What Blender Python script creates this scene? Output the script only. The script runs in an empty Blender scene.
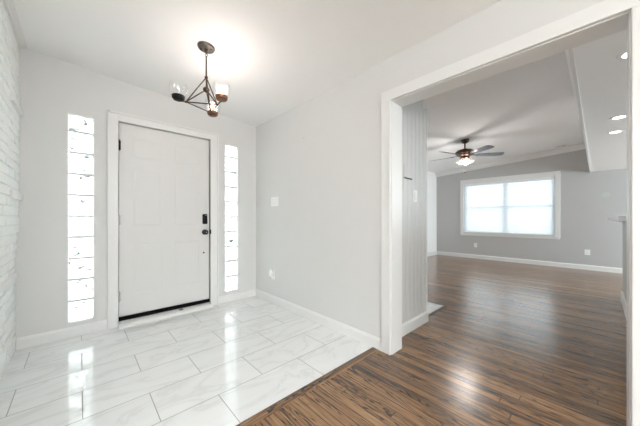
import bpy, bmesh, math, random
from mathutils import Vector, Matrix
random.seed(7)
S = bpy.context.scene
COL = S.collection
PI = math.pi

# ------------------------------------------------------------------ camera
cam_data = bpy.data.cameras.new('camera')
cam_data.sensor_width = 36.0
cam_data.lens = 14.533
cam_data.shift_y = 0.0078
cam_data.clip_start = 0.02
cam = bpy.data.objects.new('camera', cam_data)
COL.objects.link(cam)
cam.location = (0, 0, 1.1)
cam.rotation_euler = (PI/2, 0, math.radians(-42.936))
S.camera = cam

# ------------------------------------------------------------------ world, exposure
S.view_settings.view_transform = 'Standard'
S.view_settings.look = 'None'
S.view_settings.exposure = 0.92
S.view_settings.gamma = 1.0
S.view_settings.use_curve_mapping = False
W = bpy.data.worlds.new('world'); S.world = W
W.use_nodes = True
bg = W.node_tree.nodes['Background']
bg.inputs[0].default_value = (0.93, 0.97, 1.0, 1)
bg.inputs[1].default_value = 2.0
try:
    S.cycles.max_bounces = 12; S.cycles.diffuse_bounces = 6; S.cycles.transparent_max_bounces = 24
    S.cycles.sample_clamp_indirect = 6
except Exception: pass

def area(name, loc, rot, sx, sy, power, color=(1, 1, 1), spread=PI):
    l = bpy.data.lights.new(name, 'AREA'); l.shape = 'RECTANGLE'; l.size = sx; l.size_y = sy
    l.energy = power; l.color = color; l.spread = spread
    o = bpy.data.objects.new(name, l); COL.objects.link(o); o.location = loc; o.rotation_euler = rot
    return o
# added unseen fill lights behind the camera and in the kitchen, then far window daylight
area('rear_fill', (-0.8, -4.95, 1.5), (PI/2, 0, 0), 3.4, 1.9, 62, (0.92, 0.97, 1.0))  # added fill for overall brightness, the back wall has no window
area('rear_up_fill', (-1.4, -2.2, 1.8), (PI, 0, 0), 1.6, 1.6, 140, (0.91, 0.965, 1.0))  # added fill aimed up to brighten the ceiling, no lamp modelled
area('kitchen_fill', (6.2, -3.5, 1.3), (PI/2, 0, 0), 2.6, 1.2, 90, (0.82, 0.93, 1.0))  # added fill for the far room, the kitchen wall is solid
area('far_window_daylight', (8.14, 1.6, 1.42), (0, PI/2, 0), 1.6, 2.1, 5, (0.90, 0.95, 1.0))
# daylight falling on the two sidelights from outside
area('sidelight_daylight', (0.010, 3.475, 1.10), (-PI/2, 0, 0), 0.19, 1.93, 8, (0.96, 0.985, 1.0))
area('sidelight_daylight', (1.475, 3.475, 1.10), (-PI/2, 0, 0), 0.19, 1.93, 8, (0.96, 0.985, 1.0))

# ------------------------------------------------------------------ materials
def mat(name, col=(0.8, 0.8, 0.8), rough=0.5, metal=0.0, spec=0.5, emis=None, estr=0, noise=0.0, nscale=8, bump=0.0, bscale=60, coat=0):
    m = bpy.data.materials.new(name); m.use_nodes = True
    nt = m.node_tree; N = nt.nodes; L = nt.links; b = N['Principled BSDF']
    b.inputs['Roughness'].default_value = rough; b.inputs['Metallic'].default_value = metal
    b.inputs['Specular IOR Level'].default_value = spec
    if coat: b.inputs['Coat Weight'].default_value = coat; b.inputs['Coat Roughness'].default_value = 0.15
    tc = N.new('ShaderNodeTexCoord')
    no = N.new('ShaderNodeTexNoise'); no.inputs['Scale'].default_value = nscale; no.inputs['Detail'].default_value = 4
    L.new(tc.outputs['Object'], no.inputs['Vector'])
    mr = N.new('ShaderNodeMapRange'); mr.inputs['To Min'].default_value = 1 - noise; mr.inputs['To Max'].default_value = 1 + noise
    L.new(no.outputs['Fac'], mr.inputs['Value'])
    mx = N.new('ShaderNodeVectorMath'); mx.operation = 'SCALE'; mx.inputs[0].default_value = col[:3]
    L.new(mr.outputs[0], mx.inputs['Scale']); L.new(mx.outputs[0], b.inputs['Base Color'])
    if emis: b.inputs['Emission Color'].default_value = (*emis, 1); b.inputs['Emission Strength'].default_value = estr
    if bump:
        n2 = N.new('ShaderNodeTexNoise'); n2.inputs['Scale'].default_value = bscale; n2.inputs['Detail'].default_value = 3
        L.new(tc.outputs['Object'], n2.inputs['Vector'])
        bp = N.new('ShaderNodeBump'); bp.inputs['Strength'].default_value = bump; bp.inputs['Distance'].default_value = 0.002
        L.new(n2.outputs['Fac'], bp.inputs['Height']); L.new(bp.outputs[0], b.inputs['Normal'])
    return m
M = {}
M['wall'] = mat('grey_wall_paint', (0.69, 0.69, 0.675), 0.55, noise=0.012, bump=0.12, bscale=180)
M['far_wall'] = mat('grey_wall_paint_shaded', (0.50, 0.50, 0.49), 0.5, noise=0.012, bump=0.12, bscale=180)  # same grey paint, the far room's dimmer light put into a darker colour
M['ceil'] = mat('ceiling_paint', (0.92, 0.92, 0.91), 0.8, noise=0.01, bump=0.15, bscale=120)
M['trim'] = mat('white_trim_paint', (0.78, 0.78, 0.765), 0.3, noise=0.008)
M['door'] = mat('door_paint', (0.70, 0.695, 0.68), 0.38, noise=0.008)
M['bead'] = mat('beadboard_paint', (0.62, 0.62, 0.605), 0.4, noise=0.01)
M['brick'] = mat('white_painted_brick', (0.80, 0.82, 0.80), 0.6, noise=0.14, nscale=45, bump=1.0, bscale=70)
M['mortar'] = mat('white_painted_mortar', (0.74, 0.76, 0.74), 0.8, noise=0.06, nscale=30, bump=0.8, bscale=60)
M['black'] = mat('black_metal', (0.008, 0.008, 0.009), 0.45, spec=0.2, noise=0.05)
M['rubber'] = mat('black_rubber', (0.004, 0.004, 0.004), 0.7, spec=0.1, noise=0.05)
M['bronze'] = mat('oiled_bronze', (0.075, 0.052, 0.038), 0.32, metal=0.85, noise=0.25, nscale=40)
M['copper'] = mat('brown_copper', (0.20, 0.10, 0.06), 0.28, metal=0.9, noise=0.2, nscale=40)
M['pewter'] = mat('grey_bronze_plate', (0.13, 0.115, 0.10), 0.35, metal=0.8, noise=0.15, nscale=40)
M['steel'] = mat('satin_steel', (0.45, 0.45, 0.44), 0.35, metal=0.9, noise=0.05)
M['blade'] = mat('fan_blade_dark', (0.10, 0.105, 0.12), 0.22, noise=0.15, nscale=20, spec=0.8)
M['plastic'] = mat('white_plastic', (0.88, 0.88, 0.86), 0.3, noise=0.005)
M['slot'] = mat('dark_slot', (0.05, 0.05, 0.05), 0.6, noise=0.05)
M['stone'] = mat('white_countertop', (0.78, 0.79, 0.80), 0.2, noise=0.05, nscale=12)
M['bar'] = mat('bar_wall_paint', (0.52, 0.56, 0.53), 0.5, noise=0.01)
M['bulb'] = mat('lit_filament_bulb', (1, 0.8, 0.6), 0.3, emis=(1.0, 0.62, 0.34), estr=7)
M['bulb_dim'] = mat('dim_filament_bulb', (0.9, 0.8, 0.7), 0.2, emis=(1.0, 0.6, 0.35), estr=1.2)
M['fan_glass'] = mat('frosted_lit_glass', (0.95, 0.93, 0.9), 0.3, emis=(1.0, 0.88, 0.76), estr=0.2)
M['can'] = mat('lit_recessed_lens', (1, 1, 1), 0.4, emis=(1.0, 0.96, 0.9), estr=7)
M['dark_strip'] = mat('dark_wood_strip', (0.07, 0.045, 0.03), 0.35, noise=0.3, nscale=20)

def mat_clear(name, tint=(0.95, 0.97, 0.97), refl=0.12):
    m = bpy.data.materials.new(name); m.use_nodes = True; nt = m.node_tree; N = nt.nodes; L = nt.links
    N.remove(N['Principled BSDF']); out = N['Material Output']
    t = N.new('ShaderNodeBsdfTransparent'); t.inputs[0].default_value = (*tint, 1)
    g = N.new('ShaderNodeBsdfGlossy'); g.inputs['Roughness'].default_value = 0.03
    f0 = N.new('ShaderNodeLayerWeight'); f0.inputs[0].default_value = 0.5; f1_ = N.new('ShaderNodeMath'); f1_.operation = 'POWER'; f1_.inputs[1].default_value = 4; L.new(f0.outputs['Facing'], f1_.inputs[0]); f = N.new('ShaderNodeMath'); f.operation = 'MULTIPLY_ADD'; f.inputs[1].default_value = 0.6; f.inputs[2].default_value = refl*.4; L.new(f1_.outputs[0], f.inputs[0])
    mx = N.new('ShaderNodeMixShader'); L.new(f.outputs[0], mx.inputs[0]); L.new(t.outputs[0], mx.inputs[1]); L.new(g.outputs[0], mx.inputs[2])
    L.new(mx.outputs[0], out.inputs[0]); return m
M['glass'] = mat_clear('clear_glass', (0.99, 0.99, 0.99), 0.14)
M['pane'] = mat_clear('window_pane_glass', (0.93, 0.96, 0.96), 0.1)

def mat_diffusing(name, tint, transp, tcol, wave=False, dif=0.45):
    """translucent white: part of the daylight goes straight through, part scatters"""
    m = bpy.data.materials.new(name); m.use_nodes = True; nt = m.node_tree; N = nt.nodes; L = nt.links
    N.remove(N['Principled BSDF']); out = N['Material Output']
    tr = N.new('ShaderNodeBsdfTranslucent'); tr.inputs[0].default_value = (*tint, 1)
    df = N.new('ShaderNodeBsdfDiffuse'); df.inputs[0].default_value = (*tint, 1)
    tp = N.new('ShaderNodeBsdfTransparent'); tp.inputs[0].default_value = (*tcol, 1)
    a = N.new('ShaderNodeMixShader'); a.inputs[0].default_value = dif; L.new(tr.outputs[0], a.inputs[1]); L.new(df.outputs[0], a.inputs[2])
    b = N.new('ShaderNodeMixShader'); b.inputs[0].default_value = transp; L.new(a.outputs[0], b.inputs[1]); L.new(tp.outputs[0], b.inputs[2])
    if wave:
        tc = N.new('ShaderNodeTexCoord'); mp = N.new('ShaderNodeMapping'); mp.inputs['Scale'].default_value = (9, 9, 16)
        no = N.new('ShaderNodeTexNoise'); no.inputs['Scale'].default_value = 2.0; no.inputs['Detail'].default_value = 2; no.inputs['Distortion'].default_value = 1.5
        oi = N.new('ShaderNodeObjectInfo'); ad = N.new('ShaderNodeVectorMath'); ad.operation = 'ADD'
        L.new(tc.outputs['Object'], mp.inputs[0]); L.new(mp.outputs[0], ad.inputs[0]); sl = N.new('ShaderNodeVectorMath'); sl.operation = 'SCALE'; sl.inputs['Scale'].default_value = 37.3; L.new(oi.outputs['Location'], sl.inputs[0]); L.new(sl.outputs[0], ad.inputs[1]); L.new(ad.outputs[0], no.inputs['Vector'])
        cr = N.new('ShaderNodeValToRGB'); cr.color_ramp.elements[0].position = 0.33; cr.color_ramp.elements[0].color = (0.05, 0.052, 0.052, 1)
        cr.color_ramp.elements[1].position = 0.43; cr.color_ramp.elements[1].color = (*tcol, 1)
        L.new(no.outputs['Fac'], cr.inputs[0]); L.new(cr.outputs[0], tp.inputs[0]); L.new(cr.outputs[0], tr.inputs[0])
        g = N.new('ShaderNodeBsdfGlossy'); g.inputs['Roughness'].default_value = 0.1
        c = N.new('ShaderNodeMixShader'); c.inputs[0].default_value = 0.06; L.new(b.outputs[0], c.inputs[1]); L.new(g.outputs[0], c.inputs[2])
        L.new(c.outputs[0], out.inputs[0])
    else: L.new(b.outputs[0], out.inputs[0])
    return m
M['block'] = mat_diffusing('wavy_glass_block', (0.85, 0.88, 0.88), 0.6, (0.92, 0.94, 0.94), True)
M['slat'] = mat_diffusing('white_blind_slat', (0.90, 0.93, 0.95), 0.04, (0.9, 0.95, 1.0), False, 0.80)

def mat_tile():
    m = bpy.data.materials.new('polished_marble_tile'); m.use_nodes = True; nt = m.node_tree; N = nt.nodes; L = nt.links
    b = N['Principled BSDF']; b.inputs['Specular IOR Level'].default_value = 0.8
    tc = N.new('ShaderNodeTexCoord'); mp = N.new('ShaderNodeMapping')
    # a joint line every 0.3115 m in y starting at 1.305, running bond with half offset
    mp.inputs['Location'].default_value = (-0.012 + 0.31 + 0.62*4, -1.9185 + 0.3115*4, 0)
    L.new(tc.outputs['Object'], mp.inputs[0])
    br = N.new('ShaderNodeTexBrick'); br.offset = 0.5; br.offset_frequency = 2; br.squash = 1
    br.inputs['Scale'].default_value = 1.0; br.inputs['Brick Width'].default_value = 0.62; br.inputs['Row Height'].default_value = 0.3115
    br.inputs['Mortar Size'].default_value = 0.0026; br.inputs['Mortar Smooth'].default_value = 0.2; br.inputs['Bias'].default_value = 0.0
    br.inputs['Color1'].default_value = (0, 0, 0, 1); br.inputs['Color2'].default_value = (1, 1, 1, 1); br.inputs['Mortar'].default_value = (0.5, 0.5, 0.5, 1)
    L.new(mp.outputs[0], br.inputs['Vector'])
    # veins, shifted per tile
    sc = N.new('ShaderNodeVectorMath'); sc.operation = 'SCALE'; sc.inputs['Scale'].default_value = 9.0; L.new(br.outputs['Color'], sc.inputs[0])
    ad = N.new('ShaderNodeVectorMath'); ad.operation = 'ADD'; L.new(tc.outputs['Object'], ad.inputs[0]); L.new(sc.outputs[0], ad.inputs[1])
    rt = N.new('ShaderNodeMapping'); rt.inputs['Rotation'].default_value = (0, 0, 0.6); rt.inputs['Scale'].default_value = (1.0, 2.6, 1); L.new(ad.outputs[0], rt.inputs[0])
    n1 = N.new('ShaderNodeTexNoise'); n1.inputs['Scale'].default_value = 1.6; n1.inputs['Detail'].default_value = 7; n1.inputs['Distortion'].default_value = 1.4; L.new(rt.outputs[0], n1.inputs['Vector'])
    s1 = N.new('ShaderNodeMath'); s1.operation = 'SUBTRACT'; s1.inputs[1].default_value = 0.5; L.new(n1.outputs['Fac'], s1.inputs[0])
    a1 = N.new('ShaderNodeMath'); a1.operation = 'ABSOLUTE'; L.new(s1.outputs[0], a1.inputs[0])
    cr = N.new('ShaderNodeValToRGB'); e = cr.color_ramp.elements
    e[0].position = 0.0; e[0].color = (0.72, 0.73, 0.73, 1); e[1].position = 0.03; e[1].color = (0.79, 0.80, 0.795, 1)
    x = e.new(0.14); x.color = (0.82, 0.83, 0.825, 1); L.new(a1.outputs[0], cr.inputs[0])
    mk = N.new('ShaderNodeMix'); mk.data_type = 'RGBA'; mk.inputs['B'].default_value = (0.33, 0.32, 0.30, 1)
    L.new(br.outputs['Fac'], mk.inputs['Factor']); L.new(cr.outputs[0], mk.inputs['A']); L.new(mk.outputs['Result'], b.inputs['Base Color'])
    rr = N.new('ShaderNodeMapRange'); rr.inputs['To Min'].default_value = 0.07; rr.inputs['To Max'].default_value = 0.7; L.new(br.outputs['Fac'], rr.inputs['Value']); L.new(rr.outputs[0], b.inputs['Roughness'])
    bp = N.new('ShaderNodeBump'); bp.invert = True; bp.inputs['Strength'].default_value = 0.5; bp.inputs['Distance'].default_value = 0.002; L.new(br.outputs['Fac'], bp.inputs['Height']); L.new(bp.outputs[0], b.inputs['Normal'])
    return m
M['tile'] = mat_tile()

def mat_wood(name, axis='Y'):
    m = bpy.data.materials.new(name); m.use_nodes = True; nt = m.node_tree; N = nt.nodes; L = nt.links
    b = N['Principled BSDF']
    def math_(op, a, c=None, d=None):
        n = N.new('ShaderNodeMath'); n.operation = op
        for i, v in enumerate((a, c, d)):
            if v is None: continue
            if isinstance(v, (int, float)): n.inputs[i].default_value = v
            else: L.new(v, n.inputs[i])
        return n.outputs[0]
    tc = N.new('ShaderNodeTexCoord'); sp = N.new('ShaderNodeSeparateXYZ'); L.new(tc.outputs['Object'], sp.inputs[0])
    across, along = (sp.outputs[0], sp.outputs[1]) if axis == 'Y' else (sp.outputs[1], sp.outputs[0])
    u = math_('DIVIDE', across, 0.0572); row = math_('FLOOR', u); fr = math_('FRACT', u)
    w1 = N.new('ShaderNodeTexWhiteNoise'); w1.noise_dimensions = '1D'; L.new(row, w1.inputs['W'])
    sh = math_('MULTIPLY_ADD', w1.outputs['Value'], 7.3, along)
    v = math_('DIVIDE', sh, 1.7); cell = math_('FLOOR', v); fv = math_('FRACT', v)
    cb = N.new('ShaderNodeCombineXYZ'); L.new(row, cb.inputs[0]); L.new(cell, cb.inputs[1])
    w2 = N.new('ShaderNodeTexWhiteNoise'); w2.noise_dimensions = '3D'; L.new(cb.outputs[0], w2.inputs['Vector'])
    tone = w2.outputs['Value']
    off = math_('MULTIPLY', tone, 31.0)
    gx = math_('MULTIPLY_ADD', across, 1.0, off)
    g = N.new('ShaderNodeCombineXYZ'); L.new(math_('MULTIPLY', gx, 15.0), g.inputs[0]); L.new(math_('MULTIPLY', along, 1.3), g.inputs[1]); L.new(off, g.inputs[2])
    n1 = N.new('ShaderNodeTexNoise'); n1.inputs['Scale'].default_value = 1.0; n1.inputs['Detail'].default_value = 3; n1.inputs['Distortion'].default_value = 0.5; L.new(g.outputs[0], n1.inputs['Vector'])
    ring = math_('ABSOLUTE', math_('SUBTRACT', math_('FRACT', math_('MULTIPLY', n1.outputs['Fac'], 15.0)), 0.5))       # 0..0.5
    line = N.new('ShaderNodeMapRange'); line.inputs['From Min'].default_value = 0.02; line.inputs['From Max'].default_value = 0.24; line.inputs['To Min'].default_value = 1.0; line.inputs['To Max'].default_value = 0.0; L.new(ring, line.inputs['Value'])
    g4 = N.new('ShaderNodeCombineXYZ'); L.new(math_('MULTIPLY', gx, 12.0), g4.inputs[0]); L.new(math_('MULTIPLY', along, 1.4), g4.inputs[1])
    n4 = N.new('ShaderNodeTexNoise'); n4.inputs['Scale'].default_value = 1.0; n4.inputs['Detail'].default_value = 2; L.new(g4.outputs[0], n4.inputs['Vector'])
    msk = N.new('ShaderNodeMapRange'); msk.inputs['From Min'].default_value = 0.38; msk.inputs['From Max'].default_value = 0.54; L.new(n4.outputs['Fac'], msk.inputs['Value'])
    g2 = N.new('ShaderNodeCombineXYZ'); L.new(math_('MULTIPLY', gx, 150.0), g2.inputs[0]); L.new(math_('MULTIPLY', along, 3.0), g2.inputs[1])
    n2 = N.new('ShaderNodeTexNoise'); n2.inputs['Scale'].default_value = 1.0; n2.inputs['Detail'].default_value = 4; L.new(g2.outputs[0], n2.inputs['Vector'])
    n3 = N.new('ShaderNodeTexNoise'); n3.inputs['Scale'].default_value = 0.9; n3.inputs['Detail'].default_value = 2; L.new(tc.outputs['Object'], n3.inputs['Vector'])
    f2 = math_('MULTIPLY', n2.outputs['Fac'], 1.25)
    f3 = math_('MULTIPLY_ADD', tone, 0.36, f2)
    f4 = math_('MULTIPLY_ADD', n3.outputs['Fac'], 0.4, f3)       # about 0.55 .. 1.5
    f5 = math_('SUBTRACT', f4, 0.42)
    f5 = math_('SUBTRACT', f5, math_('MULTIPLY', math_('MULTIPLY', line.outputs[0], msk.outputs[0]), 0.50))
    cr = N.new('ShaderNodeValToRGB'); e = cr.color_ramp.elements
    e[0].position = 0.0; e[0].color = (0.014, 0.009, 0.007, 1); e[1].position = 1.0; e[1].color = (0.42, 0.245, 0.125, 1)
    q = e.new(0.22); q.color = (0.060, 0.034, 0.020, 1); q = e.new(0.50); q.color = (0.215, 0.115, 0.055, 1)
    L.new(f5, cr.inputs[0])
    edge = math_('MINIMUM', math_('MULTIPLY', math_('MINIMUM', fr, math_('SUBTRACT', 1.0, fr)), 0.0572), math_('MULTIPLY', math_('MINIMUM', fv, math_('SUBTRACT', 1.0, fv)), 1.7))
    gap = N.new('ShaderNodeMapRange'); gap.inputs['From Min'].default_value = 0.0008; gap.inputs['From Max'].default_value = 0.0030; gap.inputs['To Min'].default_value = 1; gap.inputs['To Max'].default_value = 0; L.new(edge, gap.inputs['Value'])
    mk = N.new('ShaderNodeMix'); mk.data_type = 'RGBA'; mk.inputs['B'].default_value = (0.02, 0.012, 0.008, 1)
    L.new(math_('MULTIPLY', gap.outputs[0], 0.9), mk.inputs['Factor']); L.new(cr.outputs[0], mk.inputs['A']); L.new(mk.outputs['Result'], b.inputs['Base Color'])
    b.inputs['Specular IOR Level'].default_value = 0.6
    b.inputs['Coat Weight'].default_value = 0.25; b.inputs['Coat Roughness'].default_value = 0.2
    L.new(math_('MULTIPLY_ADD', n2.outputs['Fac'], 0.10, 0.19), b.inputs['Roughness'])
    hh = math_('MULTIPLY_ADD', gap.outputs[0], -1.0, math_('MULTIPLY', n2.outputs['Fac'], 0.25))
    hh = math_('ADD', hh, math_('MULTIPLY', tone, 0.4))
    bp = N.new('ShaderNodeBump'); bp.inputs['Strength'].default_value = 0.35; bp.inputs['Distance'].default_value = 0.0015; L.new(hh, bp.inputs['Height']); L.new(bp.outputs[0], b.inputs['Normal'])
    return m
M['wood'] = mat_wood('stained_oak_floor')
M['wood_x'] = mat_wood('stained_oak_border', 'X')

# ------------------------------------------------------------------ mesh helpers (world coordinates in, one mesh object out)
class MB:
    def __init__(s): s.bm = bmesh.new(); s.bev = 0
    def box(s, x0, x1, y0, y1, z0, z1, rot=None, piv=None):
        vs = [s.bm.verts.new((x, y, z)) for x in (x0, x1) for y in (y0, y1) for z in (z0, z1)]
        for f in ((0, 1, 3, 2), (4, 6, 7, 5), (0, 4, 5, 1), (2, 3, 7, 6), (0, 2, 6, 4), (1, 5, 7, 3)): s.bm.faces.new([vs[i] for i in f])
        if rot is not None:
            p = Vector(piv or ((x0+x1)/2, (y0+y1)/2, (z0+z1)/2))
            for v in vs: v.co = p + rot @ (v.co - p)
        return s
    def hexa(s, pts):      # 4 bottom + 4 top, same winding
        vs = [s.bm.verts.new(p) for p in pts]
        for f in ((3, 2, 1, 0), (4, 5, 6, 7), (0, 1, 5, 4), (1, 2, 6, 5), (2, 3, 7, 6), (3, 0, 4, 7)): s.bm.faces.new([vs[i] for i in f])
        return s
    def prism(s, prof, a, b, axis='Y'):   # closed 2-d profile extruded along an axis; X:(y,z) Y:(x,z) Z:(x,y)
        def P(p, t): return {'X': (t, p[0], p[1]), 'Y': (p[0], t, p[1]), 'Z': (p[0], p[1], t)}[axis]
        A = [s.bm.verts.new(P(p, a)) for p in prof]; B = [s.bm.verts.new(P(p, b)) for p in prof]
        n = len(prof); s.bm.faces.new(A); s.bm.faces.new(B[::-1])
        for i in range(n): s.bm.faces.new((A[i], A[(i+1) % n], B[(i+1) % n], B[i]))
        return s
    def lathe(s, prof, c, n=28, axis=(0, 0, 1), closed=False):  # prof: (r, h)
        q = Vector((0, 0, 1)).rotation_difference(Vector(axis).normalized()); c = Vector(c); rings = []
        for r, h in prof:
            if r < 1e-6: rings.append([s.bm.verts.new(c + q @ Vector((0, 0, h)))])
            else: rings.append([s.bm.verts.new(c + q @ Vector((r*math.cos(2*PI*i/n), r*math.sin(2*PI*i/n), h))) for i in range(n)])
        pairs = list(zip(rings[:-1], rings[1:]))
        if closed: pairs.append((rings[-1], rings[0]))
        for a, b in pairs:
            for i in range(n):
                j = (i+1) % n
                if len(a) == 1 and len(b) == 1: continue
                if len(a) == 1: s.bm.faces.new((a[0], b[j], b[i]))
                elif len(b) == 1: s.bm.faces.new((a[i], a[j], b[0]))
                else: s.bm.faces.new((a[i], a[j], b[j], b[i]))
        return s
    def rod(s, p, q, r, n=12, r2=None):
        p = Vector(p); q = Vector(q); l = (q-p).length
        return s.lathe([(0, 0), (r, 0), (r2 or r, l), (0, l)], p, n, q-p)
    def ball(s, c, r, n=20, sz=1):
        k = 10
        return s.lathe([(r*math.sin(PI*i/k), -r*sz*math.cos(PI*i/k)) for i in range(k+1)], c, n)
    def torus(s, c, R, r, axis=(0, 0, 1), n=24, k=8, sy=1):
        q = Vector((0, 0, 1)).rotation_difference(Vector(axis).normalized()); c = Vector(c); G = []
        for i in range(n):
            a = 2*PI*i/n; G.append([s.bm.verts.new(c + q @ Vector(((R+r*math.cos(2*PI*j/k))*math.cos(a), sy*(R+r*math.cos(2*PI*j/k))*math.sin(a), r*math.sin(2*PI*j/k)))) for j in range(k)])
        for i in range(n):
            for j in range(k): s.bm.faces.new((G[i][j], G[(i+1) % n][j], G[(i+1) % n][(j+1) % k], G[i][(j+1) % k]))
        return s
    def build(s, name, m, parent=None, bevel=0, smooth=False, origin=None, kind=None):
        bmesh.ops.recalc_face_normals(s.bm, faces=s.bm.faces)
        me = bpy.data.meshes.new(name)
        w = Vector(origin) if origin is not None else Vector((0, 0, 0))
        pw = Vector(parent['_w']) if parent is not None and '_w' in parent else Vector((0, 0, 0))
        if origin is None and parent is not None: w = pw
        for v in s.bm.verts: v.co -= w
        s.bm.to_mesh(me); s.bm.free(); me.materials.append(m)
        if smooth:
            me.polygons.foreach_set('use_smooth', [True]*len(me.polygons))
            try: me.set_sharp_from_angle(angle=math.radians(40))
            except Exception: pass
        o = bpy.data.objects.new(name, me); COL.objects.link(o); o.location = w - pw
        o['_w'] = list(w)
        if parent is not None: o.parent = parent
        if bevel:
            bv = o.modifiers.new('bevel', 'BEVEL'); bv.width = bevel; bv.segments = 2; bv.limit_method = 'ANGLE'
        if kind: o['kind'] = kind
        return o
def tag(o, label=None, cat=None, group=None, kind=None):
    if label: o['label'] = label
    if cat: o['category'] = cat
    if group: o['group'] = group
    if kind: o['kind'] = kind
    return o
def empty(name, loc, label=None, cat=None, group=None, kind=None):
    o = bpy.data.objects.new(name, None); COL.objects.link(o); o.location = loc; o['_w'] = list(loc); o.empty_display_size = 0.1
    return tag(o, label, cat, group, kind)
def struct(o, label, cat): return tag(o, label, cat, kind='structure')

# ------------------------------------------------------------------ measures
L_, R_, D_, F_ = -0.392, 1.838, 3.31, 7.883      # brick wall, right wall, front wall, far wall
R2 = 1.988                                        # far side of the right wall
YO0, YO1, ZO = -0.10, 1.128, 2.04                 # cased opening
BK = -5.0; LB = -3.5; YB = 1.0                    # back wall, left wall and brick wall end of the room behind
def ceil_z(x): return 2.394 + 0.0698*(R_-x)
def far_ceil(y): return 2.445 + 0.0765*(3.33-y)

# ------------------------------------------------------------------ floors
struct(MB().box(L_-.1, R_, 1.303, D_+.02, -.05, 0).build('floor', M['tile']), 'white marble tile floor in offset rows, in the entry before the front door', 'floor')
struct(MB().box(L_-.1, R_, YB, 1.245, -.05, 0).box(LB, R_, BK, YB, -.05, 0).box(R_, F_+.1, -3.6, D_+.02, -.05, 0).build('floor', M['wood']), 'dark stained narrow oak board floor', 'floor')
struct(MB().box(L_-.1, R_-.0, 1.245, 1.303, -.05, 0.004).build('trim_9', M['wood_x'], bevel=.001), 'oak border board between the marble tile and the oak boards', 'floor trim')
# small tile landing in the far room beside the beadboard wall
struct(MB().box(2.70, 3.33, 1.31, 2.6, 0, 0.004).build('floor', M['tile']), 'small white tile patch behind the beadboard wall end', 'floor')
struct(MB().box(2.70, 3.355, 1.285, 1.31, 0, 0.006).box(3.33, 3.355, 1.31, 2.6, 0, 0.006).build('trim_10', M['dark_strip']), 'dark wooden strip edging the small tile patch', 'floor trim')

# ------------------------------------------------------------------ walls
def wall_y(name, y0, y1, x0, x1, z1, holes, m):   # wall in an x-z plane with rectangular holes (x0,x1,z0,z1)
    xs = sorted({x0, x1, *[h[0] for h in holes], *[h[1] for h in holes]}); mb = MB()
    for a, b in zip(xs[:-1], xs[1:]):
        hs = sorted([(h[2], h[3]) for h in holes if h[0] <= a+1e-6 and h[1] >= b-1e-6]); z = -.05
        for h0, h1 in hs:
            if h0 > z+1e-6: mb.box(a, b, y0, y1, z, h0)
            z = h1
        mb.box(a, b, y0, y1, z, z1)
    return mb
SL = [(-.086, .106), (1.378, 1.572)]; SZ0, SZ1 = .128, 2.065
DX0, DX1, DZ1 = .287, 1.198, 2.082
mb = wall_y('w', D_, D_+.16, L_-.2, R2, 3.0, [(SL[0][0], SL[0][1], SZ0, SZ1), (DX0, DX1, -.05, DZ1), (SL[1][0], SL[1][1], SZ0, SZ1)], None)
struct(mb.build('wall_front', M['wall']), 'grey front wall with the entry door and two glass block sidelights', 'wall')
struct(MB().box(R2, F_+.2, D_, D_+.16, -.05, 3.0).build('wall_front_far', M['ceil']), 'white side wall of the far room', 'wall')
mb = MB().box(R_, R2, YO1, D_, -.05, 3.0).box(R_, R2, BK-.2, YO0, -.05, 3.0).box(R_, R2, YO0, YO1, ZO, 3.0)
struct(mb.build('wall_right', M['wall']), 'light grey wall between entry and far room with the cased opening', 'wall')
# far wall with window hole
WY0, WY1, WZ0, WZ1 = .655, 2.555, .69, 2.05
mb = MB(); X0, X1 = F_, F_+.16
mb.box(X0, X1, -3.8, WY0, -.05, 3.2).box(X0, X1, WY1, D_, -.05, 3.0).box(X0, X1, WY0, WY1, -.05, WZ0).box(X0, X1, WY0, WY1, WZ1, 3.0)
struct(mb.build('wall_far', M['far_wall']), 'grey far wall with the wide window', 'wall')
struct(MB().box(R2, F_+.2, -3.8, -3.6, -.05, 3.2).build('wall_kitchen', M['wall']), 'grey kitchen back wall', 'wall')
struct(MB().box(LB-.2, R_, BK-.2, BK, -.05, 3.0).build('wall_back', M['wall']), 'grey wall behind the camera', 'wall')
# painted brick wall: real bricks on a mortar bed
struct(MB().prism([(L_-.2, -.05), (L_-.007, -.05), (L_-.007, .70), (L_+.005, .875), (L_+.017, 1.05), (L_+.017, 3.0), (L_-.2, 3.0)], YB, D_, 'Y').build('wall_left', M['mortar'], origin=(L_, 0, 0)), 'white painted brick wall at the left', 'wall')
struct(MB().box(LB-.2, LB, BK-.2, YB+.2, -.05, 3.0).box(LB, L_-.2, YB, YB+.2, -.05, 3.0).build('wall_side', M['wall']), 'grey walls of the room behind the camera', 'wall')
mb = MB(); z = .002; row = 0
while z < 2.5:
    y = 1.2 + (0.105 if row % 2 else 0)
    while y < D_-.005:
        y1 = min(y+.2, D_-.001); e_ = min(1, max(0, (z-.70)/.35)); j = random.uniform(-.003, .003) + .024*e_*e_*(3-2*e_); t = random.uniform(-.004, .004)
        if y1-y > .02:
            mb.hexa([(L_-.02, y, z), (L_+j+t, y+.001, z), (L_+j-t, y1-.001, z), (L_-.02, y1, z),
                     (L_-.02, y, z+.062), (L_+j+random.uniform(-.003, .003), y+.001, z+.062), (L_+j, y1-.001, z+.062), (L_-.02, y1, z+.062)])
        y = y1 + .008
    z += .070; row += 1
o = mb.build('brick_face', M['brick'], parent=[q for q in COL.objects if q.name == 'wall_left'][0], bevel=.004)

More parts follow.
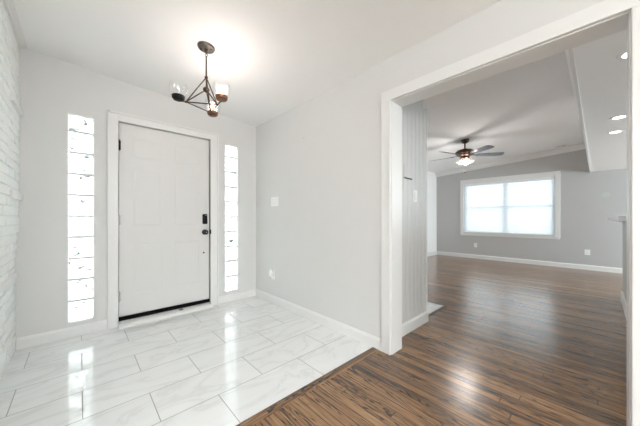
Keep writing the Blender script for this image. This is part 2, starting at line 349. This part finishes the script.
# ceilings
mb = MB(); xa, xb = LB-.2, R_+.02
mb.hexa([(xa, BK-.2, ceil_z(xa)), (xb, BK-.2, ceil_z(xb)), (xb, D_+.02, ceil_z(xb)), (xa, D_+.02, ceil_z(xa)), (xa, BK-.2, 2.9), (xb, BK-.2, 2.9), (xb, D_+.02, 2.9), (xa, D_+.02, 2.9)])
struct(mb.build('ceiling', M['ceil']), 'white gently sloping ceiling over the entry', 'ceiling')
mb = MB(); xa, xb = R2-.02, F_+.02; ya, yb = -3.62, D_+.02
mb.hexa([(xa, ya, far_ceil(ya)), (xb, ya, far_ceil(ya)), (xb, yb, far_ceil(yb)), (xa, yb, far_ceil(yb)), (xa, ya, 3.15), (xb, ya, 3.15), (xb, yb, 3.15), (xa, yb, 3.15)])
struct(mb.build('ceiling', M['ceil']), 'white sloped ceiling of the far room', 'ceiling')
SY, SZ = .10, 2.07
struct(MB().box(R2, F_, -3.6, SY, SZ, 2.70).build('ceiling', M['ceil']), 'lower dropped ceiling over the kitchen side with recessed lights', 'ceiling')
zc = far_ceil(.19)
struct(MB().prism([(SY, zc-.10), (SY+.012, zc-.10), (SY+.10, zc-.03), (SY+.108, zc-.024), (SY+.108, zc-.004), (SY, zc+.006)], R2, F_-.0, 'X').box(R2, F_, SY-.004, SY+.014, SZ-.012, SZ+.02).build('trim_8', M['trim']), 'white moulding along the edge of the dropped ceiling', 'trim')
# crown moulding of the far wall (follows the slope)
def crown_pts(y):
    z = far_ceil(y); return [(F_, y, z-.115), (F_-.018, y, z-.115), (F_-.022, y, z-.09), (F_-.072, y, z-.03), (F_-.085, y, z-.025), (F_-.085, y, z+.002), (F_, y, z+.002)]
mb = MB(); A = [mb.bm.verts.new(p) for p in crown_pts(SY+.005)]; B = [mb.bm.verts.new(p) for p in crown_pts(D_)]
mb.bm.faces.new(A); mb.bm.faces.new(B[::-1])
for i in range(len(A)): mb.bm.faces.new((A[i], A[(i+1) % 7], B[(i+1) % 7], B[i]))
struct(mb.build('trim_7', M['trim']), 'white crown moulding on the far wall', 'trim')
struct(MB().prism([(L_, ceil_z(L_)-.02), (L_+.036, ceil_z(L_)-.02), (L_+.042, ceil_z(L_)-.012), (L_+.070, ceil_z(L_)-.006), (L_+.072, ceil_z(L_)+.002), (L_, ceil_z(L_)+.002)], YB, D_, 'Y').build('trim_6', M['trim']), 'white trim strip where the brick wall meets the ceiling', 'trim')

# baseboards
def bb_x(mb, x0, x1, y, s, h=.095, t=.015):   # along x on a wall facing s (in y)
    mb.prism([(y, 0), (y+s*t, 0), (y+s*t, h-.02), (y+s*(t*.5), h-.006), (y+s*(t*.4), h), (y, h)], x0, x1, 'X'); return mb
def bb_y(mb, y0, y1, x, s, h=.095, t=.015):
    mb.prism([(x, 0), (x+s*t, 0), (x+s*t, h-.02), (x+s*(t*.5), h-.006), (x+s*(t*.4), h), (x, h)], y0, y1, 'Y'); return mb
struct(bb_x(MB(), L_+.005, .2, D_, -1).build('baseboard_front', M['trim']), 'white baseboard left of the entry door', 'baseboard')
struct(bb_x(MB(), 1.296, R_, D_, -1).build('baseboard_front', M['trim']), 'short white baseboard right of the entry door', 'baseboard')
struct(bb_y(MB(), 1.216, D_-.0, R_, -1).build('baseboard_right', M['trim']), 'white baseboard along the light grey entry wall', 'baseboard')
struct(bb_y(MB(), -3.6, D_, F_, -1, .105).build('baseboard_far', M['trim']), 'white baseboard under the far window', 'baseboard')
struct(bb_x(MB(), R2, F_-.03, D_, -1, .105).build('baseboard_side', M['trim']), 'white baseboard on the white side wall of the far room', 'baseboard')

# ------------------------------------------------------------------ cased opening
cz = ZO+.09
def casing_profile(mb, x, s):
    pass
mb = MB()
T = .018
for y0, y1 in ((YO1+.004, YO1+.088), (YO0-.088, YO0-.004)):
    mb.box(R_-T, R_, y0, y1, 0, ZO+.004)
mb.box(R_-T, R_, YO0-.088, YO1+.088, ZO+.004, cz)
# fine bead along the inner edge
mb.box(R_-T-.006, R_-T+.001, YO1+.004, YO1+.016, 0, ZO+.004).box(R_-T-.006, R_-T+.001, YO0-.016, YO0-.004, 0, ZO+.004).box(R_-T-.006, R_-T+.001, YO0-.016, YO1+.016, ZO+.004, ZO+.016)
struct(mb.build('trim_1', M['trim'], bevel=.0025), 'wide white casing around the opening to the far room', 'trim')
mb = MB().box(R_-.001, R2+.004, YO1-.002, YO1+.012, 0, ZO-.002).box(R_-.001, R2+.004, YO0-.012, YO0+.002, 0, ZO-.002).box(R_-.001, R2+.004, YO0-.012, YO1+.012, ZO-.002, ZO+.010)
struct(mb.build('trim_2', M['trim']), 'white flat jamb lining inside the wide opening', 'trim')

# ------------------------------------------------------------------ beadboard wall just past the opening
BX1, BY = 2.715, 1.245
root = empty('wall_beadboard', (R2, BY, 0), 'short light grey vertical beadboard wall just past the wide opening', 'wall', kind='structure')
mb = MB().prism([(R2, 0), (BX1-.004, 0), (BX1-.004, 2.264), (R2, 2.046)], BY+.0025, BY+.035, 'Y').box(R2, BX1-.004, BY+.035, BY+.13, 0, 3.0)
mb.build('wall_core', M['bead'], root)
mb = MB(); x = R2; zt = lambda x: 2.05+.3*(x-2.0)
w = .0405*2; k = 0
while x < BX1-.01:
    x1 = min(x+w, BX1)
    g = .003
    # board with a bead next to the groove
    prof = [(x+g, BY+.014), (x+g, BY+.002), (x+g+.003, BY), (x1-.016, BY), (x1-.013, BY+.002), (x1-.010, BY), (x1-.004, BY-.0005), (x1-.001, BY+.004), (x1-.001, BY+.014)]
    A = [mb.bm.verts.new((p[0], p[1], 0)) for p in prof]; B = [mb.bm.verts.new((p[0], p[1], zt(x))) for p in prof]
    mb.bm.faces.new(A); mb.bm.faces.new(B[::-1])
    for i in range(len(A)): mb.bm.faces.new((A[i], A[(i+1) % len(A)], B[(i+1) % len(A)], B[i]))
    x = x1
mb.build('beadboard_panel', M['bead'], root)
MB().box(BX1-.012, BX1+.01, BY-.006, BY+.135, 0, zt(BX1)).build('corner_trim', M['trim'], root, bevel=.002)
bb_x(MB(), R2+.012, BX1+.012, BY, -1, .11).build('baseboard', M['trim'], root)

# ------------------------------------------------------------------ entry door
dr = empty('door_1', ((DX0+DX1)/2, D_, 0), 'white six panel entry door with black smart lock and round knob', 'door', kind='structure')
mb = MB(); cw = .083
mb.box(DX0-cw, DX0, D_-.018, D_, 0, DZ1+cw).box(DX1, DX1+cw+.015, D_-.018, D_, 0, DZ1+cw).box(DX0, DX1, D_-.018, D_, DZ1, DZ1+cw)
mb.box(DX0-cw-.002, DX0-cw+.016, D_-.026, D_-.017, 0, DZ1+cw+.002).box(DX1+cw-.001, DX1+cw+.017, D_-.026, D_-.017, 0, DZ1+cw+.002).box(DX0-cw, DX1+cw+.015, D_-.026, D_-.017, DZ1+cw-.016, DZ1+cw+.002)
mb.build('door_casing', M['trim'], dr, bevel=.002)
MB().box(DX0-.003, DX0+.0, D_+.0, D_+.14, .0, DZ1).box(DX1, DX1+.003, D_, D_+.14, .0, DZ1).box(DX0, DX1, D_, D_+.14, DZ1-.002, DZ1+.003).build('door_frame', M['trim'], dr)
# leaf with six embossed panels
lx0, lx1, lz0, lz1 = DX0+.003, DX1-.002, .088, DZ1-.006; ly = D_+.014
mb = MB()
px = [(lx0+.125, lx0+.39), (lx1-.39, lx1-.125)]; pz = [(.30, .83), (1.02, 1.62), (1.735, 1.945)]
xs = [lx0, px[0][0], px[0][1], px[1][0], px[1][1], lx1]; zs = [lz0, pz[0][0], pz[0][1], pz[1][0], pz[1][1], pz[2][0], pz[2][1], lz1]
bm = mb.bm; V = {}
def vv(x, y, z):
    k = (round(x, 5), round(y, 5), round(z, 5))
    if k not in V: V[k] = bm.verts.new((x, y, z))
    return V[k]
for i in range(5):
    for j in range(7):
        a, b, c, d = xs[i], xs[i+1], zs[j], zs[j+1]
        if i in (1, 3) and j in (1, 3, 5):
            rings = [(0, 0), (.008, .0017), (.020, .0017), (.032, .0005)]
            for (q0, e0), (q1, e1) in zip(rings[:-1], rings[1:]):
                P0 = [(a+q0, c+q0), (b-q0, c+q0), (b-q0, d-q0), (a+q0, d-q0)]; P1 = [(a+q1, c+q1), (b-q1, c+q1), (b-q1, d-q1), (a+q1, d-q1)]
                for n in range(4):
                    m2 = (n+1) % 4
                    bm.faces.new((vv(P0[n][0], ly+e0, P0[n][1]), vv(P0[m2][0], ly+e0, P0[m2][1]), vv(P1[m2][0], ly+e1, P1[m2][1]), vv(P1[n][0], ly+e1, P1[n][1])))
            q, e = rings[-1]; bm.faces.new((vv(a+q, ly+e, c+q), vv(b-q, ly+e, c+q), vv(b-q, ly+e, d-q), vv(a+q, ly+e, d-q)))
        else: bm.faces.new((vv(a, ly, c), vv(b, ly, c), vv(b, ly, d), vv(a, ly, d)))
mb.box(lx0, lx1, ly+.012, ly+.045, lz0, lz1)
mb.box(lx0, lx0+.004, ly, ly+.013, lz0, lz1).box(lx1-.004, lx1, ly, ly+.013, lz0, lz1).box(lx0, lx1, ly, ly+.013, lz1-.004, lz1).box(lx0, lx1, ly, ly+.013, lz0, lz0+.004)
leaf = mb.build('door_leaf', M['door'], dr)
MB().box(lx0, lx1, ly-.003, ly+.045, .046, .088).build('door_sweep', M['rubber'], dr)
MB().prism([(D_-.085, 0), (D_-.085, .012), (D_-.06, .03), (D_+.0, .042), (D_+.14, .045), (D_+.14, 0)], DX0+.0, DX1, 'X').build('threshold', M['trim'], dr, bevel=.002)
MB().lathe([(0, 0), (.022, 0), (.024, .002), (0, .003)], (.861, D_-.02, .039), 20).build('threshold_screw_cap', M['slot'], dr)
for z in (1.842, 1.08, .30):
    h = MB().rod((DX0+.004, D_-.004, z-.05), (DX0+.004, D_-.004, z+.05), .0065)
    h.ball((DX0+.004, D_-.004, z+.052), .0065, 8).ball((DX0+.004, D_-.004, z-.052), .0065, 8).box(DX0+.004, DX0+.02, D_+.0, D_+.0135, z-.048, z+.048)
    h.build('hinge', M['steel'] if z < 1.5 else M['black'], dr, smooth=True)
# black keypad deadbolt
kb = MB().box(1.107, 1.165, ly-.026, ly, 1.025, 1.150).build('deadbolt_keypad', M['black'], dr, bevel=.012)
MB().box(1.130, 1.142, ly-.040, ly-.024, 1.045, 1.078).build('thumb_turn', M['black'], kb, bevel=.003)
MB().lathe([(0, 0), (.0045, 0), (.0045, .002), (0, .002)], (1.143, ly-.026, 1.133), 12, (0, -1, 0)).build('indicator_light', M['plastic'], kb)
kn = MB().lathe([(0, 0), (.033, 0), (.033, .006), (.014, .010), (.013, .028), (.026, .036), (.030, .048), (.026, .060), (.014, .064), (0, .065)], (1.136, ly, .925), 28, (0, -1, 0)).build('door_knob', M['black'], dr, smooth=True)
MB().lathe([(0, 0), (.006, 0), (.006, .003), (0, .003)], (1.136, ly-.065, .925), 12, (0, -1, 0)).build('lock_button', M['steel'], kn)
MB().box(DX1-.006, DX1+.006, D_-.0195, D_+.005, .90, .955).build('strike_plate', M['black'], dr)
MB().lathe([(0, 0), (.010, 0), (.010, .004), (.005, .009), (0, .009)], (1.126, ly, .672), 16, (0, -1, 0)).build('door_stop_button', M['black'], dr, smooth=True)

# ------------------------------------------------------------------ glass block sidelights
for n, (x0, x1) in enumerate(SL):
    r = empty('window_%d' % (n+1), ((x0+x1)/2, D_, SZ0), ['tall glass block sidelight left of the entry door', 'tall glass block sidelight right of the entry door'][n], 'window', kind='structure')
    f = MB(); t = .010
    f.box(x0, x0+t, D_-.004, D_+.15, SZ0, SZ1).box(x1-t, x1, D_-.004, D_+.15, SZ0, SZ1).box(x0, x1, D_-.004, D_+.15, SZ0, SZ0+t).box(x0, x1, D_-.004, D_+.15, SZ1-t, SZ1)
    f.build('window_frame', M['trim'], r)
    zz = SZ0+t; nb = 10; hgt = .1975
    j = MB()
    for k in range(nb):
        z1 = min(zz+hgt-.016, SZ1-t)
        MB().box(x0+t+.001, x1-t-.001, D_+.012, D_+.018, zz, z1).box(x0+t+.001, x1-t-.001, D_+.085, D_+.088, zz, z1).build('glass_block', M['block'], r, origin=((x0+x1)/2, D_+.03, (zz+z1)/2))
        if k < nb-1: j.box(x0+t, x1-t, D_+.006, D_+.09, z1, z1+.016)
        zz = z1+.016
        if zz > SZ1-.03: break
    j.build('mortar_joint', M['bead'], r)

# ------------------------------------------------------------------ far window
r = empty('window_3', (F_, 1.605, WZ0), 'wide white framed window on the far grey wall', 'window', kind='structure')
f = MB(); X = F_
f.box(X-.02, X, WY0-.085, WY0, WZ0-.02, WZ1+.105).box(X-.02, X, WY1, WY1+.085, WZ0-.02, WZ1+.105).box(X-.02, X, WY0, WY1, WZ1, WZ1+.105)
f.box(X-.028, X-.018, WY0-.088, WY1+.088, WZ1+.085, WZ1+.108)
f.build('window_casing', M['trim'], r, bevel=.003)
MB().box(X-.035, X+.05, WY0-.09, WY1+.09, WZ0-.025, WZ0).box(X-.02, X, WY0-.08, WY1+.08, WZ0-.07, WZ0-.025).build('window_sill', M['trim'], r, bevel=.003)
f = MB()
for a, b in ((WY0, WY0+.03), (1.605-.015, 1.605+.015), (WY1-.03, WY1)): f.box(X+.045, X+.12, a, b, WZ0, WZ1)
f.box(X+.045, X+.12, WY0, WY1, WZ0, WZ0+.03).box(X+.045, X+.12, WY0, WY1, WZ1-.03, WZ1)
f.build('window_frame', M['trim'], r)
for a, b in ((WY0+.03, 1.59), (1.62, WY1-.03)):
    for z0, z1, dx in ((WZ0+.03, 1.40, .06), (1.37, WZ1-.03, .085)):
        s = MB().box(X+dx, X+dx+.025, a, a+.03, z0, z1).box(X+dx, X+dx+.025, b-.03, b, z0, z1).box(X+dx, X+dx+.025, a, b, z0, z0+.035).box(X+dx, X+dx+.025, a, b, z1-.035, z1).build('sash', M['trim'], r)
        MB().box(X+dx+.010, X+dx+.014, a+.03, b-.03, z0+.035, z1-.035).build('pane', M['pane'], s)
bl = empty('window_blind', (X+.02, 1.605, WZ1), 'closed white horizontal slat blind hanging in the wide far window', 'blind')
MB().box(X-.004, X+.036, WY0+.004, WY1-.004, WZ1-.05, WZ1-.002).build('headrail', M['plastic'], bl, bevel=.003)
s = MB(); z = WZ1-.065; rt = Matrix.Rotation(math.radians(-52), 3, 'Y')
while z > WZ0+.045:
    s.box(X-.007, X+.043, WY0+.008, WY1-.008, z-.001, z+.001, rt); z -= .0415
s.build('slats', M['slat'], bl)
MB().box(X+.002, X+.03, WY0+.008, WY1-.008, WZ0+.012, WZ0+.03).build('bottom_rail', M['plastic'], bl, bevel=.003)
for y in (WY0+.2, 1.605, WY1-.2):
    MB().rod((X-.006, y, WZ0+.03), (X-.006, y, WZ1-.04), .0012, 6).build('ladder_cord', M['plastic'], bl)
MB().rod((X-.012, WY1-.12, 1.35), (X-.008, WY1-.12, WZ1-.05), .004, 8).build('tilt_wand', M['plastic'], bl)

# ------------------------------------------------------------------ ledges on the brick wall
for i, (y0, y1, z0, z1, w, lab) in enumerate([(2.90, D_-.002, 1.955, 2.0, .044, 'small white block ledge high on the brick wall, topmost of three'),
        (2.86, D_-.002, 1.245, 1.305, .042, 'small white block ledge on the brick wall at mid height, beside the sidelight'),
        (2.3, D_-.002, .60, .655, .012, 'long low white ledge strip on the brick wall, lowest of three')]):
    o = MB().box(L_-.004, L_+w, y0, y1, z0, z1).build('wall_ledge', M['trim'], origin=(L_, (y0+y1)/2, z0), bevel=.004)
    tag(o, lab, 'ledge', 'white ledges on the brick wall')

# ------------------------------------------------------------------ switch plates and outlets
def plate(name, c, n, w, h, label, cat, kind='rocker'):
    """c on the wall; n = outward normal axis ('-X' or '-Y')"""
    r = empty(name, c, label, cat); cx, cy, cz_ = c
    def bx(u0, u1, z0, z1, d0, d1):
        if n == '-X': return MB().box(cx-d1, cx-d0, cy+u0, cy+u1, cz_+z0, cz_+z1)
        return MB().box(cx+u0, cx+u1, cy-d1, cy-d0, cz_+z0, cz_+z1)
    bx(-w/2, w/2, -h/2, h/2, 0, .006).build('cover_plate', M['plastic'], r, bevel=.002)
    k = max(1, round((w-.024)/.046))
    for i in range(k):
        u = (i-(k-1)/2)*.046
        if kind == 'rocker':
            a = bx(u-.017, u+.017, -.034, .034, .006, .0085).build('rocker_frame', M['bead'], r)
            bx(u-.0145, u+.0145, -.031, .031, .0085, .012).build('rocker', M['plastic'], a, bevel=.0015)
        else:
            for zz in (-.02, .02):
                a = bx(u-.016, u+.016, zz-.014, zz+.014, .006, .009).build('socket', M['plastic'], r, bevel=.003)
                for q in (-.006, .006): bx(u+q-.001, u+q+.001, zz-.003, zz+.006, .009, .0094).build('slot', M['slot'], a)
    return r
plate('light_switch', (R_, 2.826, 1.310), '-X', .165, .118, 'white triple light switch plate on the light grey entry wall', 'light switch')
o = plate('wall_outlet', (R_, 2.872, .365), '-X', .072, .115, 'white wall outlet low on the entry wall near the corner', 'outlet', 'duplex')
pg = empty('plug_in_air_freshener', (R_-.01, 2.872, .375), 'small white plug-in air freshener in the outlet low on the entry wall', 'air freshener')
MB().box(R_-.045, R_-.010, 2.852, 2.898, .345, .405).build('body', M['plastic'], pg, bevel=.009)
MB().lathe([(0, 0), (.014, 0), (.017, .012), (.013, .03), (.009, .038), (0, .038)], (R_-.034, 2.875, .404), 16).build('warmer_cap', M['plastic'], pg, smooth=True)
MB().lathe([(0, 0), (.016, 0), (.018, .02), (.012, .032), (0, .032)], (R_-.034, 2.875, .315), 16).build('oil_bottle', M['glass'], pg, smooth=True)
plate('light_switch', (2.453, BY, 1.318), '-Y', .078, .118, 'white single light switch plate on the beadboard wall', 'light switch')
plate('wall_outlet', (F_, 2.262, .36), '-X', .072, .115, 'white wall outlet below the far window', 'outlet', 'duplex')
plate('wall_outlet', (F_, .15, .372), '-X', .085, .115, 'white wall outlet on the far wall right of the window', 'outlet', 'duplex')
# nail and hook
o = empty('wall_nail', (R_, 2.229, 1.987), 'tiny dark nail high on the light grey entry wall', 'nail')
MB().rod((R_+.002, 2.229, 1.984), (R_-.016, 2.229, 1.990), .002, 8).lathe([(0, 0), (.005, 0), (.005, .002), (0, .002)], (R_-.016, 2.229, 1.99), 10, (-1, 0, 0)).build('shank', M['steel'], o)
hk = empty('coat_hook', (2.26, BY, 1.475), 'dark metal hook on the beadboard wall above the switch', 'hook')
MB().box(2.235, 2.241, BY-.004, BY, 1.475, 1.60).build('hook_plate', M['bead'], hk)
mb = MB(); mb.rod((2.238, BY-.004, 1.482), (2.33, BY-.028, 1.472), .006, 8).ball((2.33, BY-.028, 1.472), .008, 8)
mb.build('hook_arm', M['slot'], hk, smooth=True)

# ------------------------------------------------------------------ breakfast bar
bar = empty('breakfast_bar', (5.3, -.3, 0), 'half wall breakfast bar with white countertop at the right edge of the opening', 'breakfast bar')
MB().box(2.9, 5.30, -.36, -.225, 0, 1.075).build('half_wall', M['bar'], bar)
MB().box(2.9, 5.75, -.62, -.10, 1.07, 1.12).build('countertop', M['stone'], bar, bevel=.006)
bb_x(MB(), 2.9, 5.312, -.225, 1, .13).box(5.30, 5.315, -.372, -.21, 0, .12).build('baseboard', M['trim'], bar)

# ------------------------------------------------------------------ recessed lights
for x, y, lab in ((2.38, -.14, 'recessed ceiling light in the dropped ceiling, nearest to the camera'), (3.80, -.14, 'middle recessed ceiling light in the dropped ceiling'), (4.42, -.135, 'recessed ceiling light in the dropped ceiling, farthest from the camera')):
    r = empty('recessed_light', (x, y, SZ), lab, 'ceiling light', 'recessed lights in the dropped ceiling')
    MB().lathe([(.042, -.001), (.042, -.004), (.062, -.004), (.065, 0), (.042, 0)], (x, y, SZ), 32).build('trim_ring', M['plastic'], r, smooth=True)
    MB().lathe([(0, -.0015), (.042, -.0015), (.042, 0), (0, 0)], (x, y, SZ), 32).build('lens', M['can'], r)

sd = empty('smoke_detector', (7.62, .54, far_ceil(.54)), 'round white smoke detector on the sloped ceiling close to the far wall moulding', 'smoke detector')
MB().lathe([(0, .004), (.070, .004), (.072, -.008), (.064, -.026), (.04, -.032), (0, -.032)], (7.62, .54, far_ceil(.54)), 28, (0, .0765, 1)).build('housing', M['plastic'], sd, smooth=True)
MB().torus((7.62, .54, far_ceil(.54)-.019), .0675, .0035).build('vent_slot', M['slot'], sd, smooth=True)
cvr = MB().lathe([(0, 0), (.055, 0), (.053, .004), (0, .005)], (F_, -.116, 1.57), 28, (-1, 0, 0)).build('round_wall_cover', M['bar'], origin=(F_, -.116, 1.57), smooth=True)
tag(cvr, 'faint round grey cover plate on the far wall above the countertop', 'cover plate')
# ------------------------------------------------------------------ chandelier
cx, cy = .743, 2.136; cz0 = ceil_z(cx)
ch = empty('chandelier', (cx, cy, cz0), 'bronze pyramid frame chandelier with three clear glass shades in the entry', 'chandelier')
nrm = Vector((.0698, 0, 1)).normalized()
cp = MB().lathe([(0, .003), (.064, .003), (.066, -.004), (.060, -.016), (.02, -.020), (0, -.020)], (cx, cy, cz0), 36, nrm).build('canopy', M['pewter'], ch, smooth=True)
fw = Vector((.6812, .7321, 0)); rg = Vector((.7321, -.6812, 0))
for s in (-1, 1):
    p = Vector((cx, cy, cz0)) + rg*s*.041 - nrm*.019
    MB().ball(p, .0065, 10).build('canopy_screw', M['black'], cp, smooth=True)
MB().lathe([(0, 0), (.013, 0), (.012, -.012), (.006, -.018), (0, -.018)], (cx, cy, cz0-.018), 14).torus((cx, cy, cz0-.046), .011, .0028, rg).torus((cx, cy, cz0-.066), .010, .0028, fw).build('hanging_loop', M['bronze'], ch, smooth=True)
ztop, zball, zb = 2.226, 2.128, 2.0
MB().rod((cx, cy, ztop), (cx, cy, cz0-.074), .006).rod((cx, cy, zball), (cx, cy, ztop), .0045).build('stem', M['bronze'], ch, smooth=True)
MB().ball((cx, cy, ztop), .013).build('top_joint', M['bronze'], ch, smooth=True)
MB().ball((cx, cy, zball), .0235, 24).torus((cx, cy, zball), .0237, .002, (0, 0, 1)).build('centre_ball', M['bronze'], ch, smooth=True)
C0 = Vector((cx, cy, 0)); nodes = []
for (lat, dep), (cl, cd, cz_) in zip(((-.128, -.068), (.096, -.018), (-.022, .138)), ((-.176, -.086, 2.022), (.150, -.072, 2.025), (-.034, .205, 2.015))):
    nodes.append((C0+rg*lat+fw*dep+Vector((0, 0, zb)), C0+rg*cl+fw*cd+Vector((0, 0, cz_))))
for k, (p, cc) in enumerate(nodes):
    q = nodes[(k+1) % 3][0]
    MB().rod(p, q, .0046, 10).build('frame_rod', M['bronze'], ch, smooth=True)
    MB().rod((cx, cy, ztop), p, .0046, 10).build('frame_rod', M['bronze'], ch, smooth=True)
    MB().rod((cx, cy, zball), p, .0046, 10).build('frame_rod', M['bronze'], ch, smooth=True)
    MB().ball(p, .009, 14).build('frame_joint', M['bronze'], ch, smooth=True)
    arm = MB().rod(p, cc + Vector((0, 0, -.018)), .0050, 10)
    arm.build('arm', M['bronze'], ch, smooth=True)
    cu = MB().lathe([(0, -.020), (.024, -.020), (.037, -.014), (.0445, -.002), (.0455, .016), (.043, .018), (.040, .006), (0, .003)], cc, 28).build('lamp_cup', M['black'] if k == 0 else M['copper'], ch, smooth=True)
    MB().lathe([(0, 0), (.017, 0), (.016, .03), (0, .03)], cc, 18).build('socket', M['bronze'], cu, smooth=True)
    MB().lathe([(.040, .006), (.052, .02), (.062, .045), (.065, .07), (.062, .10), (.054, .125)], cc, 32).build('glass_shade', M['glass'], ch, smooth=True)
    MB().lathe([(0, .03), (.009, .032), (.011, .045), (.014, .065), (.013, .08), (.007, .097), (0, .105)], cc, 18).build('bulb', M['bulb'] if k else M['glass'], ch, smooth=True)
    if k:
        pl = bpy.data.lights.new('bulb_glow', 'POINT'); pl.energy = 1.5; pl.color = (1, .90, .86); pl.shadow_soft_size = .05
        po = bpy.data.objects.new('bulb_glow', pl); COL.objects.link(po); po.parent = ch; po.location = cc + Vector((0, 0, .112)) - Vector((cx, cy, cz0))

# ------------------------------------------------------------------ ceiling fan
fx, fy = 5.30, 1.70; fz = far_ceil(fy)
fan = empty('ceiling_fan', (fx, fy, fz), 'bronze five blade ceiling fan with lit glass shades in the far room', 'ceiling fan')
MB().lathe([(0, .006), (.075, .006), (.075, -.01), (.062, -.045), (.03, -.07), (0, -.07)], (fx, fy, fz), 30).build('canopy', M['bronze'], fan, smooth=True)
MB().rod((fx, fy, fz-.19), (fx, fy, fz-.06), .0125).build('downrod', M['bronze'], fan, smooth=True)
zm = fz-.17
MB().lathe([(0, 0), (.035, 0), (.06, -.015), (.13, -.03), (.155, -.055), (.155, -.095), (.13, -.125), (.09, -.145), (.06, -.15), (0, -.15)], (fx, fy, zm), 36).build('motor_housing', M['bronze'], fan, smooth=True)
MB().torus((fx, fy, zm-.06), .156, .006).torus((fx, fy, zm-.095), .155, .005).build('motor_band', M['copper'], fan, smooth=True)
zb = zm-.125
MB().lathe([(0, -.02), (.055, -.02), (.075, -.04), (.075, -.065), (.05, -.08), (.02, -.09), (0, -.09)], (fx, fy, zm-.12), 30).build('light_fitter', M['copper'], fan, smooth=True)
for k in range(5):
    a = math.radians(-11+72*k); d = rg*math.cos(a)+fw*math.sin(a); s = Vector((-d.y, d.x, 0)); up = Vector((0, 0, 1))
    o3 = Vector((fx, fy, zb)); tilt = math.radians(-13)
    sd = s*math.cos(tilt)+up*math.sin(tilt); nn = d.cross(sd).normalized()
    mb = MB(); prof = [(.20, .045), (.24, .052), (.40, .062), (.56, .068), (.62, .064), (.645, .048), (.655, .02)]
    outline = prof + [(r, -w_) for r, w_ in prof[::-1]]
    A = [mb.bm.verts.new(o3+d*r+sd*w_+nn*.003) for r, w_ in outline]; B = [mb.bm.verts.new(o3+d*r+sd*w_-nn*.003) for r, w_ in outline]
    mb.bm.faces.new(A); mb.bm.faces.new(B[::-1])
    for i in range(len(A)): mb.bm.faces.new((A[i], A[(i+1) % len(A)], B[(i+1) % len(A)], B[i]))
    bo = mb.build('blade', M['blade'], fan)
    mb = MB(); outl = [(.10, .018), (.15, .012), (.19, .03), (.235, .045), (.255, .03), (.26, 0)]; outl = outl + [(r, -w_) for r, w_ in outl[::-1][1:]]
    A = [mb.bm.verts.new(o3+d*r+sd*w_+nn*.009) for r, w_ in outl]; B = [mb.bm.verts.new(o3+d*r+sd*w_+nn*.0035) for r, w_ in outl]
    mb.bm.faces.new(A); mb.bm.faces.new(B[::-1])
    for i in range(len(A)): mb.bm.faces.new((A[i], A[(i+1) % len(A)], B[(i+1) % len(A)], B[i]))
    mb.build('blade_bracket', M['bronze'], bo)
for k in range(4):
    a = math.radians(45+90*k+8); d = rg*math.cos(a)+fw*math.sin(a)
    ax = (d*.55 + Vector((0, 0, -1))).normalized(); p0 = Vector((fx, fy, zm-.165)) + d*.05
    ho = MB().rod(p0, p0+ax*.045, .018, 16, .024).build('lamp_holder', M['copper'], fan, smooth=True)
    MB().lathe([(.022, 0), (.030, .010), (.038, .03), (.042, .055), (.050, .08), (.048, .08), (.040, .056), (.036, .031), (.028, .012), (.020, .003)], p0+ax*.035, 24, ax, closed=True).build('glass_shade', M['fan_glass'], fan, smooth=True)
    MB().ball(p0+ax*.08, .017, 16).build('bulb', M['bulb'], fan, smooth=True)
pl = bpy.data.lights.new('fan_glow', 'POINT'); pl.energy = 17; pl.color = (1, .96, .94); pl.shadow_soft_size = .14
po = bpy.data.objects.new('fan_glow', pl); COL.objects.link(po); po.parent = fan; po.location = (0, 0, -.47)
pc = MB().rod((fx+.01, fy, 1.985), (fx+.01, fy, zm-.205), .0012, 6).build('pull_chain', M['pewter'], fan)
MB().lathe([(0, 0), (.010, .004), (.014, .018), (.010, .034), (.003, .042), (0, .042)], (fx+.01, fy, 1.945), 14).build('chain_fob', M['bronze'], pc, smooth=True)

for o in list(COL.objects):
    if '_w' in o: del o['_w']
